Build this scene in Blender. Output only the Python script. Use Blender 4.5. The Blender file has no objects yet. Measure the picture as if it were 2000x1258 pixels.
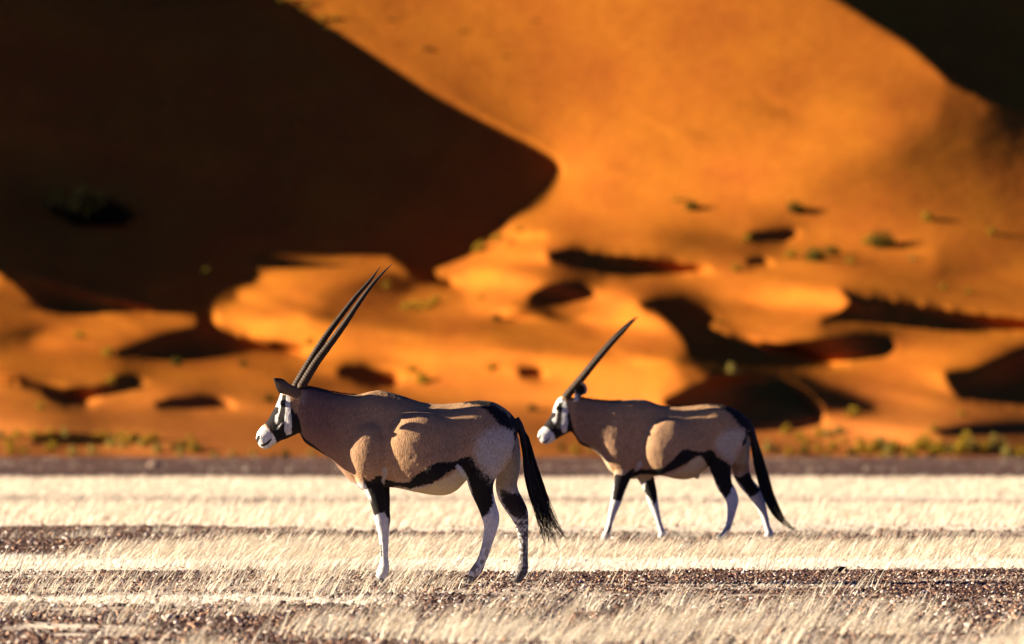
import bpy, math
import numpy as np
from mathutils import Vector, Matrix
rng=np.random.default_rng(7)
C=bpy.context.scene.collection
SC=bpy.context.scene
CAMH=1.1
# ------------------------------------------------------------------ helpers
def tag(o,label=None,cat=None,group=None,kind=None):
    if label: o['label']=label
    if cat: o['category']=cat
    if group: o['group']=group
    if kind: o['kind']=kind
    return o
def empty(name,loc):
    o=bpy.data.objects.new(name,None); o.empty_display_size=.1; o.location=loc; C.objects.link(o); return o
def mesh_np(name,V,quads=None,tris=None,col=None,smooth_=True):
    me=bpy.data.meshes.new(name); V=np.asarray(V,np.float32)
    nq=0 if quads is None else len(quads); nt=0 if tris is None else len(tris)
    me.vertices.add(len(V)); me.vertices.foreach_set('co',V.ravel())
    li=[]
    if nq: li.append(np.asarray(quads,np.int32).ravel())
    if nt: li.append(np.asarray(tris,np.int32).ravel())
    li=np.concatenate(li); me.loops.add(len(li)); me.loops.foreach_set('vertex_index',li)
    me.polygons.add(nq+nt)
    st=np.concatenate([np.arange(nq)*4, nq*4+np.arange(nt)*3]).astype(np.int32)
    me.polygons.foreach_set('loop_start',st)
    me.polygons.foreach_set('use_smooth',np.full(nq+nt,smooth_,bool))
    me.update(calc_edges=True); me.validate()
    if col is not None: setcol(me,col)
    return me
def setcol(me,col):
    a=me.color_attributes.new('coat','FLOAT_COLOR','POINT')
    c=np.ones((len(col),4),np.float32); c[:,:3]=col; a.data.foreach_set('color',c.ravel())
def obj(name,me,mat,parent=None,loc=None):
    o=bpy.data.objects.new(name,me); C.objects.link(o)
    if mat and not me.materials: me.materials.append(mat)
    if parent: o.parent=parent
    if loc is not None: o.location=loc
    return o
def hsh(i,j,k,seed):
    n=(i*374761393+j*668265263+k*2147483647+seed*974711)&0x7fffffff
    n=(n^(n>>13))*1274126177&0x7fffffff; n=n^(n>>16)
    return (n&0xffff)/65535.0
def vnoise(P,scale,seed=0):
    P=np.asarray(P,float)*scale; f=np.floor(P).astype(np.int64); t=P-f; t=t*t*(3-2*t); r=0
    for a in (0,1):
        for b in (0,1):
            for c in (0,1):
                w=(t[:,0] if a else 1-t[:,0])*(t[:,1] if b else 1-t[:,1])*(t[:,2] if c else 1-t[:,2])
                r=r+w*hsh(f[:,0]+a,f[:,1]+b,f[:,2]+c,seed)
    return r
def sst(a,b,x):
    t=np.clip((x-a)/(b-a),0,1); return t*t*(3-2*t)
# ------------------------------------------------------------------ materials
def newmat(name):
    m=bpy.data.materials.new(name); m.use_nodes=True; nt=m.node_tree; b=nt.nodes['Principled BSDF']
    b.inputs['Specular IOR Level'].default_value=.25; b.inputs['Roughness'].default_value=.8
    return m,nt,b
def node(nt,t,**k):
    n=nt.nodes.new(t)
    for a,v in k.items():
        if a in n.inputs.keys(): n.inputs[a].default_value=v
        else: setattr(n,a,v)
    return n
def lk(nt,a,b): nt.links.new(a,b)
def noise(nt,scale,detail=4,rough=.55,coord='Object',mapscale=None):
    tc=node(nt,'ShaderNodeTexCoord'); src=tc.outputs[coord]
    if mapscale:
        mp=node(nt,'ShaderNodeMapping'); mp.inputs['Scale'].default_value=mapscale; lk(nt,src,mp.inputs['Vector']); src=mp.outputs['Vector']
    n=node(nt,'ShaderNodeTexNoise'); n.inputs['Scale'].default_value=scale; n.inputs['Detail'].default_value=detail; n.inputs['Roughness'].default_value=rough
    lk(nt,src,n.inputs['Vector']); return n.outputs['Fac']
def ramp(nt,src,stops):
    r=node(nt,'ShaderNodeValToRGB'); e=r.color_ramp.elements
    while len(e)<len(stops): e.new(.5)
    for x,(p,c) in zip(e,stops): x.position=p; x.color=(*c,1) if len(c)==3 else c
    lk(nt,src,r.inputs['Fac']); return r.outputs['Color']
def mix(nt,f,a,b,mode='MIX'):
    m=node(nt,'ShaderNodeMix',data_type='RGBA',blend_type=mode)
    for s,v in ((m.inputs[0],f),(m.inputs[6],a),(m.inputs[7],b)):
        if isinstance(v,(int,float)): s.default_value=v
        elif isinstance(v,tuple): s.default_value=(*v,1)
        else: lk(nt,v,s)
    return m.outputs[2]
def bump(nt,b,h,strength,dist):
    n=node(nt,'ShaderNodeBump'); n.inputs['Strength'].default_value=strength; n.inputs['Distance'].default_value=dist
    lk(nt,h,n.inputs['Height']); lk(nt,n.outputs['Normal'],b.inputs['Normal'])
def attr(nt,name='coat'):
    a=node(nt,'ShaderNodeAttribute'); a.attribute_name=name; return a.outputs['Color']

def m_sand():
    m,nt,b=newmat('dune_sand')
    n1=noise(nt,.16,5,.6,mapscale=(1,.35,1)); n2=noise(nt,1.3,4,.6)
    c=ramp(nt,n1,[(.3,SAND_A),(.7,SAND_B)]); c=mix(nt,.25,c,ramp(nt,n2,[(.35,(.55,.55,.55)),(.7,(1.25,1.25,1.25))]),'MULTIPLY')
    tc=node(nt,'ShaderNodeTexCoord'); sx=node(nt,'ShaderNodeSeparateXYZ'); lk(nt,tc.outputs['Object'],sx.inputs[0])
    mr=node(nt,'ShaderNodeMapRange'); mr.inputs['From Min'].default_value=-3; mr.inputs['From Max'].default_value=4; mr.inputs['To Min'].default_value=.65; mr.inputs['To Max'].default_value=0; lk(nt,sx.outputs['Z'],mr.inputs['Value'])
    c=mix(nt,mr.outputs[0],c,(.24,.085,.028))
    lk(nt,c,b.inputs['Base Color']); b.inputs['Roughness'].default_value=.9; b.inputs['Specular IOR Level'].default_value=0
    w=noise(nt,.55,5,.6,mapscale=(1.0,.3,1.6)); bump(nt,b,w,.12,.5)
    return m
def m_attr(name,rough=.85,var=.25,sc=60,trans=0,mapscale=None,bs=0,bd=.01,spec=.2):
    m,nt,b=newmat(name); c=attr(nt)
    n=noise(nt,sc,4,.6,mapscale=mapscale)
    c=mix(nt,1.0,c,ramp(nt,n,[(.3,(1-var,)*3),(.72,(1+var,)*3)]),'MULTIPLY')
    lk(nt,c,b.inputs['Base Color']); b.inputs['Roughness'].default_value=rough; b.inputs['Specular IOR Level'].default_value=spec
    if bs: bump(nt,b,n,bs,bd)
    if trans:
        t=node(nt,'ShaderNodeBsdfTranslucent'); lk(nt,c,t.inputs['Color']); ms=node(nt,'ShaderNodeMixShader'); ms.inputs[0].default_value=trans
        lk(nt,b.outputs[0],ms.inputs[1]); lk(nt,t.outputs[0],ms.inputs[2]); lk(nt,ms.outputs[0],nt.nodes['Material Output'].inputs['Surface'])
    return m
def m_plain(name,c,rough=.6,spec=.4):
    m,nt,b=newmat(name); n=noise(nt,40,3)
    lk(nt,ramp(nt,n,[(.3,tuple(x*.8 for x in c)),(.7,tuple(min(1,x*1.2) for x in c))]),b.inputs['Base Color'])
    b.inputs['Roughness'].default_value=rough; b.inputs['Specular IOR Level'].default_value=spec; return m
import numpy as np, math
SUN_EL=math.radians(16.0); SUN_AZ=math.radians(4.0)
F=22222.0; VH=799.0
TE=math.tan(SUN_EL)/math.cos(SUN_AZ); TA=math.tan(SUN_AZ)
DARK=[
 [(-260,-420),(-150,-420),(-20,-300),(330,-150),(560,0),(700,88),(850,188),(950,240),(1040,285),(1088,315),(1094,335),(1075,365),(1040,400),(1000,430),(985,448),(960,464),(930,490),(910,505),(862,524),(850,533),(858,542),(888,548),(893,556),(878,562),(850,555),(815,543),(790,518),(760,503),(700,499),(560,494),(520,500),(500,515),(512,538),(498,553),(440,572),(425,585),(418,610),(425,640),(470,655),(560,676),(612,690),(560,693),(500,690),(430,700),(360,709),(300,706),(250,698),(222,690),(260,680),(310,660),(350,645),(400,632),(380,621),(300,617),(130,612),(90,600),(60,575),(30,548),(0,533),(-100,500),(-260,480)],
 [(-120,738),(0,737),(40,738),(85,750),(130,762),(190,760),(225,748),(235,735),(265,733),(290,748),(260,765),(215,775),(180,783),(170,798),(130,795),(100,780),(80,762),(40,752),(0,746),(-120,746)],
 [(298,790),(340,780),(400,775),(425,777),(462,795),(420,801),(370,804),(320,800)],
 [(658,722),(680,712),(710,714),(782,735),(775,760),(740,760),(700,748),(665,735)],
 [(1068,492),(1120,483),(1200,498),(1300,510),(1398,530),(1340,540),(1240,546),(1180,540),(1110,520),(1075,508)],
 [(985,470),(1060,455),(1070,460),(1030,470),(1000,475)],
 [(1030,590),(1045,570),(1080,557),(1140,553),(1172,577),(1150,590),(1100,600),(1050,600)],
 [(1240,595),(1290,583),(1340,582),(1380,600),(1407,625),(1385,640),(1420,652),(1480,668),(1530,672),(1600,667),(1700,657),(1745,660),(1752,680),(1735,700),(1650,712),(1550,722),(1480,722),(1420,712),(1350,698),(1340,670),(1320,640),(1290,615)],
 [(1625,545),(1640,562),(1700,580),(1800,597),(1900,615),(2000,625),(2200,640),(2200,660),(2000,652),(1850,652),(1760,640),(1680,634),(1590,632),(1640,612),(1672,590),(1650,575)],
 [(1290,785),(1350,760),(1400,745),(1460,733),(1520,740),(1570,765),(1600,795),(1612,830),(1560,845),(1480,848),(1400,846),(1340,815)],
 [(1845,728),(1900,725),(1960,700),(2000,680),(2200,640),(2200,800),(2000,797),(1940,790),(1880,780),(1860,755)],
 [(1820,842),(1900,832),(2000,828),(2150,825),(2150,845),(2000,852),(1900,854),(1850,850)],
 [(1450,465),(1480,455),(1550,450),(1565,455),(1535,477),(1480,474)],
 [(1450,522),(1470,508),(1492,503),(1512,520)],
 [(1010,720),(1050,718),(1068,728),(1060,740),(1020,737)],
 [(50,862),(90,852),(170,852),(250,862),(200,872),(110,872)],
 [(1300,-420),(1450,-110),(1645,0),(1700,35),(1780,85),(1830,130),(1860,160),(1900,180),(1960,200),(2000,215),(2150,268),(2300,335),(2800,540),(2800,-420)],
]
LIT=[(900,100,.34),(1100,60,.36),(1300,60,.36),(1500,180,.38),(1600,270,.62),(1700,250,.6),(1760,150,.45),(1850,190,.58),(1450,330,.62),(1250,300,.46),(1120,400,.52),(1250,390,.5),(1900,290,.3),(1800,400,.25),(1950,430,.25),(1660,380,.33),(1900,240,.4),(1200,460,.62),(1350,490,.26),(1500,560,.42),(1300,560,.36),(1550,630,.58),(1000,500,.62),(900,600,.52),(650,530,.5),(500,600,.62),(640,590,.36),(100,650,.5),(0,570,.35),(300,635,.62),(600,645,.10),(750,640,.3),(900,700,.42),(1200,630,.62),(1300,690,.55),(1250,740,.35),(1100,800,.25),(1750,760,.42),(1900,870,.3),(1700,690,.3),(300,850,.3),(100,820,.3),(500,830,.3),(50,700,.35),(1900,680,.42),(1850,560,.35),(1450,690,.4),(1000,650,.45),(400,740,.45),(700,790,.3),(-300,100,.45),(-300,600,.4),(2200,600,.4),(2500,700,.4),(1000,-250,.36),(1500,-250,.38),(-500,-300,.45),(-500,800,.35),(2500,850,.3),(1800,320,.3),(560,380,.4),(1550,900,.3)]
MID=[(.08,[(435,628),(600,618),(770,640),(700,662),(560,665),(470,648)]),(.24,[(640,560),(760,535),(800,560),(780,600),(650,620),(590,615)]),
(.12,[(1240,505),(1330,488),(1460,492),(1500,515),(1400,528),(1300,515)]),(.2,[(850,690),(1000,680),(1070,700),(950,715),(860,712)]),(.18,[(650,785),(800,775),(1050,765),(1000,790),(850,800)]),
(.16,[(1130,745),(1350,738),(1290,770),(1100,785)]),(.08,[(1520,728),(1580,745),(1645,772),(1560,762)]),(.2,[(1830,470),(2050,440),(2050,520),(1830,545)]),(.3,[(1440,560),(1620,575),(1600,600),(1420,600)]),
(.15,[(-50,640),(90,640),(60,680),(-50,690)]),(.12,[(-50,818),(150,818),(260,836),(-50,846)]),(.12,[(1490,866),(1640,862),(1600,880),(1500,882)]),(.15,[(1650,868),(2100,860),(2100,880),(1650,886)]),
(.85,[(860,530),(960,480),(1060,462),(1060,485),(960,520),(890,540)]),(.8,[(1150,640),(1250,640),(1335,690),(1300,705),(1200,690)]),(.75,[(1180,555),(1250,590),(1310,640),(1250,650),(1170,600)]),(.75,[(425,590),(560,590),(640,600),(560,622),(430,635)]),
(.72,[(150,628),(390,622),(330,640),(200,662),(60,668)]),(.2,[(200,765),(320,770),(300,782),(180,790)]),(.22,[(760,640),(900,655),(860,670),(740,665)]),(.72,[(900,560),(1020,560),(1020,600),(920,620)]),(.22,[(1600,690),(1760,695),(1720,712),(1600,716)]),(.2,[(1000,600),(1100,612),(1150,600),(1130,625),(1010,622)]),
(.2,[(560,740),(660,750),(640,770),(540,762)]),(.3,[(1840,205),(1950,240),(1950,290),(1830,260)]),(.25,[(690,720),(560,715),(540,725),(660,735)]),(.6,[(1640,810),(1800,790),(1990,808),(1900,826),(1700,835)])]
def inpoly(u,v,P):
    r=np.zeros(u.shape,bool); n=len(P); j=n-1
    for i in range(n):
        xi,yi=P[i]; xj,yj=P[j]
        if yi!=yj:
            r^=((yi>v)!=(yj>v))&(u<(xj-xi)*(v-yi)/(yj-yi)+xi)
        j=i
    return r
def smooth(A,n):
    for _ in range(n):
        B=np.pad(A,1,mode='edge'); A=(B[:-2,1:-1]+B[2:,1:-1]+B[1:-1,:-2]+B[1:-1,2:]+4*A)/8
    return A
def sst_(v): return 1/(1+np.exp(-(v-440)/20.))
def smv(A):
    B=np.pad(A,((1,1),(0,0)),mode='edge'); return (B[:-2]+2*B[1:-1]+B[2:])/4
def solve(step=6.0,iters=210,outer=4):
    m=860.0/F                         # metres per pixel at the dunes
    us=np.arange(-600,2700+step,step); cs=np.arange(-930,1400+step,step)   # c = v - (u-1000)*TE  (sun lines are rows)
    U,Cc=np.meshgrid(us,cs); V=Cc+(U-1000)*TE
    D=np.zeros(U.shape,bool)
    for P in DARK: D|=inpoly(U,V,P)
    dark=D.astype(float)
    # lit intensity, inverse distance
    num=np.zeros(U.shape); den=np.zeros(U.shape)
    for (a,b,i) in LIT:
        d2=((U-a)/1.0)**2+((V-b)*1.7)**2+400; w=1/d2**1.5; num+=w*i; den+=w
    I=num/den
    MM=I.copy()
    for (val,P) in MID: MM[inpoly(U,V,P)]=val
    I=.35*MM+.65*smooth(MM,3)
    Db=smooth(dark,40); Db=np.roll(Db,(-3,1),(0,1))      # slopes ease off towards a crest or a hollow
    I=I*(1-np.clip(1.1*Db,0,.7))
    # base depth slope dY/dZ as a function of v
    vv=np.clip(V,-500,960)
    k=1/(1+np.exp(-(vv-455)/30.)); bz=1.9*(1-k)+5.2*k        # cot of slope
    # Y0(v): integrate
    vg=np.arange(-1200,1700,2.0); kk=1/(1+np.exp(-(np.clip(vg,-500,960)-455)/30.)); b=1.9*(1-kk)+5.2*kk
    Yg=-np.cumsum(b)*2.0*m; Yg-=np.interp(893,vg,Yg); Y0=800+np.interp(V,vg,Yg)
    # dark target slope along each row
    T=np.zeros(U.shape); dx=step*m
    for r in range(D.shape[0]):
        row=D[r]; ed=np.flatnonzero(np.diff(np.concatenate([[0],row.astype(int),[0]])))
        for a,bb in zip(ed[::2],ed[1::2]):
            n=bb-a; s=(np.arange(n)+.5)/n; ph=.62; p=np.where(V[r,a:bb]<455,.35,1.0)
            if us[min(bb,len(us)-1)]>2400: ph=1.0; q=p
            else: q=p*ph/(1-ph)
            T[r,a:bb]=np.where(s<ph,p,-q)
    T=smooth(T,1)
    RI=[];XI=[];AI=[];BT=[];BW=[]
    for r in range(D.shape[0]):
        ed=np.flatnonzero(np.diff(np.concatenate([[0],D[r].astype(int),[0]])))
        for a,b in zip(ed[::2],ed[1::2]):
            if a<2: continue
            n=b-a; x=np.arange(a,b+1); x=x[x<len(us)]; s=(x-a+1)/(n+1.0); open_=us[min(b,len(us)-1)]>2400
            Wd=n*dx; pk=min(.36*Wd,3.5)
            if open_: sh=np.minimum(s*Wd*.4,8.0); w=np.full(len(x),.01)
            else:
                sh=pk*6.75*s*(1-np.minimum(s,1))**2-.15*dx*s; w=.3+.5*np.minimum(s,1)**3; w[-1]=6.0
            RI.append(np.full(len(x),r)); XI.append(x); AI.append(np.full(len(x),a-1)); BT.append(sh); BW.append(w)
    RI=np.concatenate(RI);XI=np.concatenate(XI);AI=np.concatenate(AI);BT=np.concatenate(BT);BW=np.concatenate(BW)
    NX=D.shape[1]; fi=RI*NX+XI; fa=RI*NX+AI; NN=D.size
    def BTm(v): return (np.bincount(fi,BW*v,NN)-np.bincount(fa,BW*v,NN)).reshape(D.shape)
    W=np.where((V<-430)|(V>960),.05,1.0)
    ivs=[]
    for r in range(D.shape[0]):
        ed=np.flatnonzero(np.diff(np.concatenate([[0],D[r].astype(int),[0]])))
        ivs+=[(r,a,b) for a,b in zip(ed[::2],ed[1::2])]
    wz=0.022; wl=0.03
    G=Y0+TA*(U-1000)*m
    def Dx(A): return (A[:,1:]-A[:,:-1])/dx
    def Dz(A): return -(A[1:,:]-A[:-1,:])/dx       # up = -v
    def DxT(B): R=np.zeros((B.shape[0],B.shape[1]+1)); R[:,1:]+=B; R[:,:-1]-=B; return R/dx
    def DzT(B): R=np.zeros((B.shape[0]+1,B.shape[1])); R[1:,:]-=B; R[:-1,:]+=B; return R/dx
    def Lp(A): return A-smooth(A,1)
    ce=math.cos(SUN_EL)
    for o in range(outer):
        gx=np.gradient(G,dx,axis=1); gz=-np.gradient(G,dx,axis=0)
        Yz=np.clip(gz,1.0,12); Yx=gx+TE*Yz*-1      # dY/dX at const Z : G_X|c = Y_X - TE*Y_Z  -> Y_X = gx + TE*Yz
        Yx=np.clip(gx+TE*gz,-6,6)
        norm=np.sqrt(1+Yx**2+Yz**2)
        Tl=-I*norm/ce
        Tt=np.where(D,T,Tl)
        tx=(Tt[:,1:]+Tt[:,:-1])/2; wx=(W[:,1:]+W[:,:-1])/2*np.where(D[:,1:]&D[:,:-1],.02,1)
        zt=(bz[1:]+bz[:-1])/2
        wzz=wz+.06*(1-sst_(V[:-1]))
        cur=Dz(G); bad=cur<1.4; wzz[bad]=.35; zt=np.where(bad,1.8,zt)
        big=cur>14; wzz[big]=.2; zt=np.where(big,9,zt)
        def A(X): return DxT(wx*Dx(X))+DzT(wzz*Dz(X))+wl*smoothLap(X)+1e-5*X+BTm(X.ravel()[fi]-X.ravel()[fa])
        def smoothLap(X):
            L=Lp(X); return (L-smooth(L,1))*(1/dx**2)
        rhs=DxT(wx*tx)+DzT(wzz*zt)+1e-5*(Y0+TA*(U-1000)*m)+BTm(BT)
        X=G.copy(); R=rhs-A(X); Pp=R.copy(); rs=(R*R).sum()
        for it in range(iters):
            Ap=A(Pp); al=rs/(Pp*Ap).sum(); X+=al*Pp; R-=al*Ap; rn=(R*R).sum()
            if rn<1e-9: break
            Pp=R+rn/rs*Pp; rs=rn
        G=X
        if 0:
            C=np.zeros(G.shape); prev=None
            for (r,a,b) in ivs:
                if b>=G.shape[1]-2 or a<2: continue
                n=b-a; e=G[r,b]-G[r,a-1]+.3*dx
                nf=max(1,int(n*.38)); nr=n-nf
                C[r,b-nf:b]-=.55*max(e,-2.0)/(nf*dx)
                if e<-2: pass
            T=T+smooth(C,2); T=np.clip(T,-9,3)
    # refine to half the spacing, then enforce the shadow order along the sun lines
    def up(A):
        B=np.empty((A.shape[0]*2-1,A.shape[1])); B[::2]=A; B[1::2]=(A[1:]+A[:-1])/2
        E=np.empty((B.shape[0],B.shape[1]*2-1)); E[:,::2]=B; E[:,1::2]=(B[:,1:]+B[:,:-1])/2; return E
    G=smooth(up(G),2); U=up(U); V=up(V); I=up(I); Y0=up(Y0); us=U[0]; cs=V[:,0]-(U[:,0]-1000)*TE; dx=dx/2; step=step/2
    D=np.zeros(U.shape,bool)
    for P in DARK: D|=inpoly(U,V,P)
    Ds=smooth(D.astype(float),6); D=Ds>.5; mi=np.clip((Ds-.5)*2.2,0,1); mo=np.clip((.5-Ds)*2.2,0,1)
    for k in range(45):
        rm=np.minimum.accumulate(G,axis=1); prev=np.concatenate([G[:,:1]+1,rm[:,:-1]],1)
        lo=(~D)&(G>prev-.2*dx*mo)            # should be lit, is shaded -> pull nearer
        hi=D&(G<prev+.03+.3*mi)              # should be dark, is lit -> push away
        G2=G.copy(); G2[lo]-=np.minimum(.35*(G-prev+.22*dx*mo)[lo],.3); G2[hi]+=np.minimum(.6*(prev+.03+.32*mi-G)[hi],1.0)
        G=G2 if k%3 else .5*G2+.5*smooth(G2,2)
    G=smooth(G,6)
    return us,cs,U,V,D,G,TA,m,I,Y0
# ------------------------------------------------------------------ plain
def plain_z(Y): return -.00323*np.maximum(Y-95,0)-.0*Y
def px2Y(v):    # ground depth seen at photo row v
    v=np.asarray(v,float); n=F*CAMH/np.maximum(v-VH,1e-3); f=17622/np.maximum(v-870.8,1e-3); return np.where(n<95,n,f)
def micro(X,Y):
    P=np.stack([X,Y,np.zeros_like(X)],1); f=(1-sst(200,400,Y))*(1-.85*np.exp(-((Y-72)/1.3)**2))*(1-.85*np.exp(-((Y-93.5)/1.3)**2))
    return ((vnoise(P,.55,1)-.5)*.035+(vnoise(P,2.2,2)-.5)*.018+(vnoise(P,7,3)-.5)*.008)*f
def pale(X,Y):
    """how pale the soil is (1 = white dust and litter, 0 = dark gravel); real bands of the pan, ragged edges"""
    P=np.stack([X*.5,Y,np.zeros_like(X)],1); xp=1000+X/Y*F
    n=(vnoise(P,.5,11)-.5)*5*np.clip(Y/80,.6,4)+(vnoise(P,1.7,12)-.5)*2; y=Y+n*.55
    b=lambda a,c,s=.5: sst(a-s,a+s,y)*(1-sst(c-s,c+s,y))
    p=b(63.2,66.2)*(1-sst(650,850,xp))*.95
    p=np.maximum(p,b(78.2,83.5)); p=np.maximum(p,b(83,91,1)*sst(60,420,xp)*.45)
    p=np.maximum(p,sst(-2,2,y-(113-9*sst(350,800,xp)))*(1-sst(270,292,y))*(.97-.75*b(152,180,5)*sst(.38,.6,vnoise(P*np.array([1,.4,1]),.14,14))))
    p=np.maximum(p,sst(.64,.8,vnoise(P,1.3,13))*(Y<80)*.5)
    p=np.maximum(p,sst(.6,.78,vnoise(np.stack([X,Y*.6,X*0],1),1.1,17))*(Y<67)*sst(500,800,xp)*.4)
    p=np.maximum(p,(sst(20,60,xp)*(1-sst(150,330,xp))*b(55.5,58.5,.8))*sst(.3,.6,vnoise(P,2.2,19)))
    return np.clip(p,0,1)
def build_plain():
    # one sheet: fine near the animals, coarse out to the horizon
    def axis(parts): return np.unique(np.concatenate([np.linspace(*p) for p in parts]))
    ys=axis([(-3000,-10,8),(-10,50,20),(50,112,560),(112,350,240),(350,900,80),(900,6000,12)])
    xs=axis([(-4000,-60,10),(-60,-8,14),(-8,8,300),(8,60,14),(60,4000,10)])
    X,Y=np.meshgrid(xs,ys); X=X.ravel(); Y=Y.ravel(); Z=plain_z(np.minimum(Y,2000))+micro(X,np.maximum(Y,1))*((abs(X)<30)&(Y>20))
    p=pale(X,np.maximum(Y,30)); far=sst(330,420,Y)
    gn=vnoise(np.stack([X*.6,Y*.12,X*0],1),1.0,44)*.6+.7
    g=np.array(GRAVEL_FAR)*gn[:,None]*far[:,None]+np.array(GRAVEL)*(1-far)[:,None]
    pc=np.array(DUST)[None]*np.ones((len(X),1))
    orr=(sst(225,262,Y)*(1-sst(300,330,Y)))[:,None]; pc=pc*(1-.5*orr)+np.array((.5,.28,.12))*.5*orr
    col=g*(1-p)[:,None]+pc*p[:,None]
    ny,nx=len(ys),len(xs); i=np.arange(ny*nx).reshape(ny,nx)
    q=np.stack([i[:-1,:-1],i[:-1,1:],i[1:,1:],i[1:,:-1]],-1).reshape(-1,4)
    me=mesh_np('ground',np.stack([X,Y,Z],1),q,col=col)
    m=m_attr('pan_soil',.95,.35,9,bs=.7,bd=.03,spec=.05)
    o=obj('ground',me,m); tag(o,kind='structure'); return o
def gz(X,Y): return plain_z(Y)+micro(X,Y)
def scatter(n,y0,y1,x0=-150,x1=2150,power=1.0):
    """random ground points, uniform over the visible ground between two depths; x limits in photo columns"""
    Y=y0+(y1-y0)*rng.random(n*3)
    keep=rng.random(n*3)<(Y/y1); Y=Y[keep][:n]
    X=((x0+(x1-x0)*rng.random(len(Y)))-1000)/F*Y
    return X,Y
def ribbons(X,Y,Z,L,W,lean,az,curve,col,seg=3,facing=None):
    """bent tapering blades; returns verts, quads, colours"""
    n=len(X); ax=np.cos(az); ay=np.sin(az)
    fa=rng.uniform(-.9,.9,n) if facing is None else facing
    wx=np.cos(fa); wy=np.sin(fa)
    rows=[]; hx=np.zeros(n); hz=np.zeros(n); ang=lean*.45
    for s in range(seg+1):
        t=s/seg; w=W*(1-t)**.7*.5+W*.08
        rows.append(np.stack([X+ax*hx-wx*w,Y+ay*hx-wy*w,Z+hz],1)); rows.append(np.stack([X+ax*hx+wx*w,Y+ay*hx+wy*w,Z+hz],1))
        a=ang+curve*(t+.5/seg)
        hx=hx+np.sin(a)*L/seg; hz=hz+np.cos(a)*L/seg
    V=np.stack(rows,1).reshape(-1,3); k=(seg+1)*2; b=np.arange(n)[:,None]*k
    q=[]
    for s in range(seg):
        q.append(np.stack([b[:,0]+2*s,b[:,0]+2*s+1,b[:,0]+2*s+3,b[:,0]+2*s+2],1))
    return V,np.concatenate(q),np.repeat(col,k,0)
def grasscol(n,Y,base=None):   # straw varies from stem to stem
    base=np.array(STRAW if base is None else base); v=rng.uniform(.66,1.16,(n,1)); c=base[None]*v
    g=rng.random(n)<.1; c[g]*=np.array([.72,.6,.5]); w=rng.random(n)<.3; c[w]=c[w]*.5+np.array(STRAW_W)*.5
    return np.clip(c,0,.92)
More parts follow.
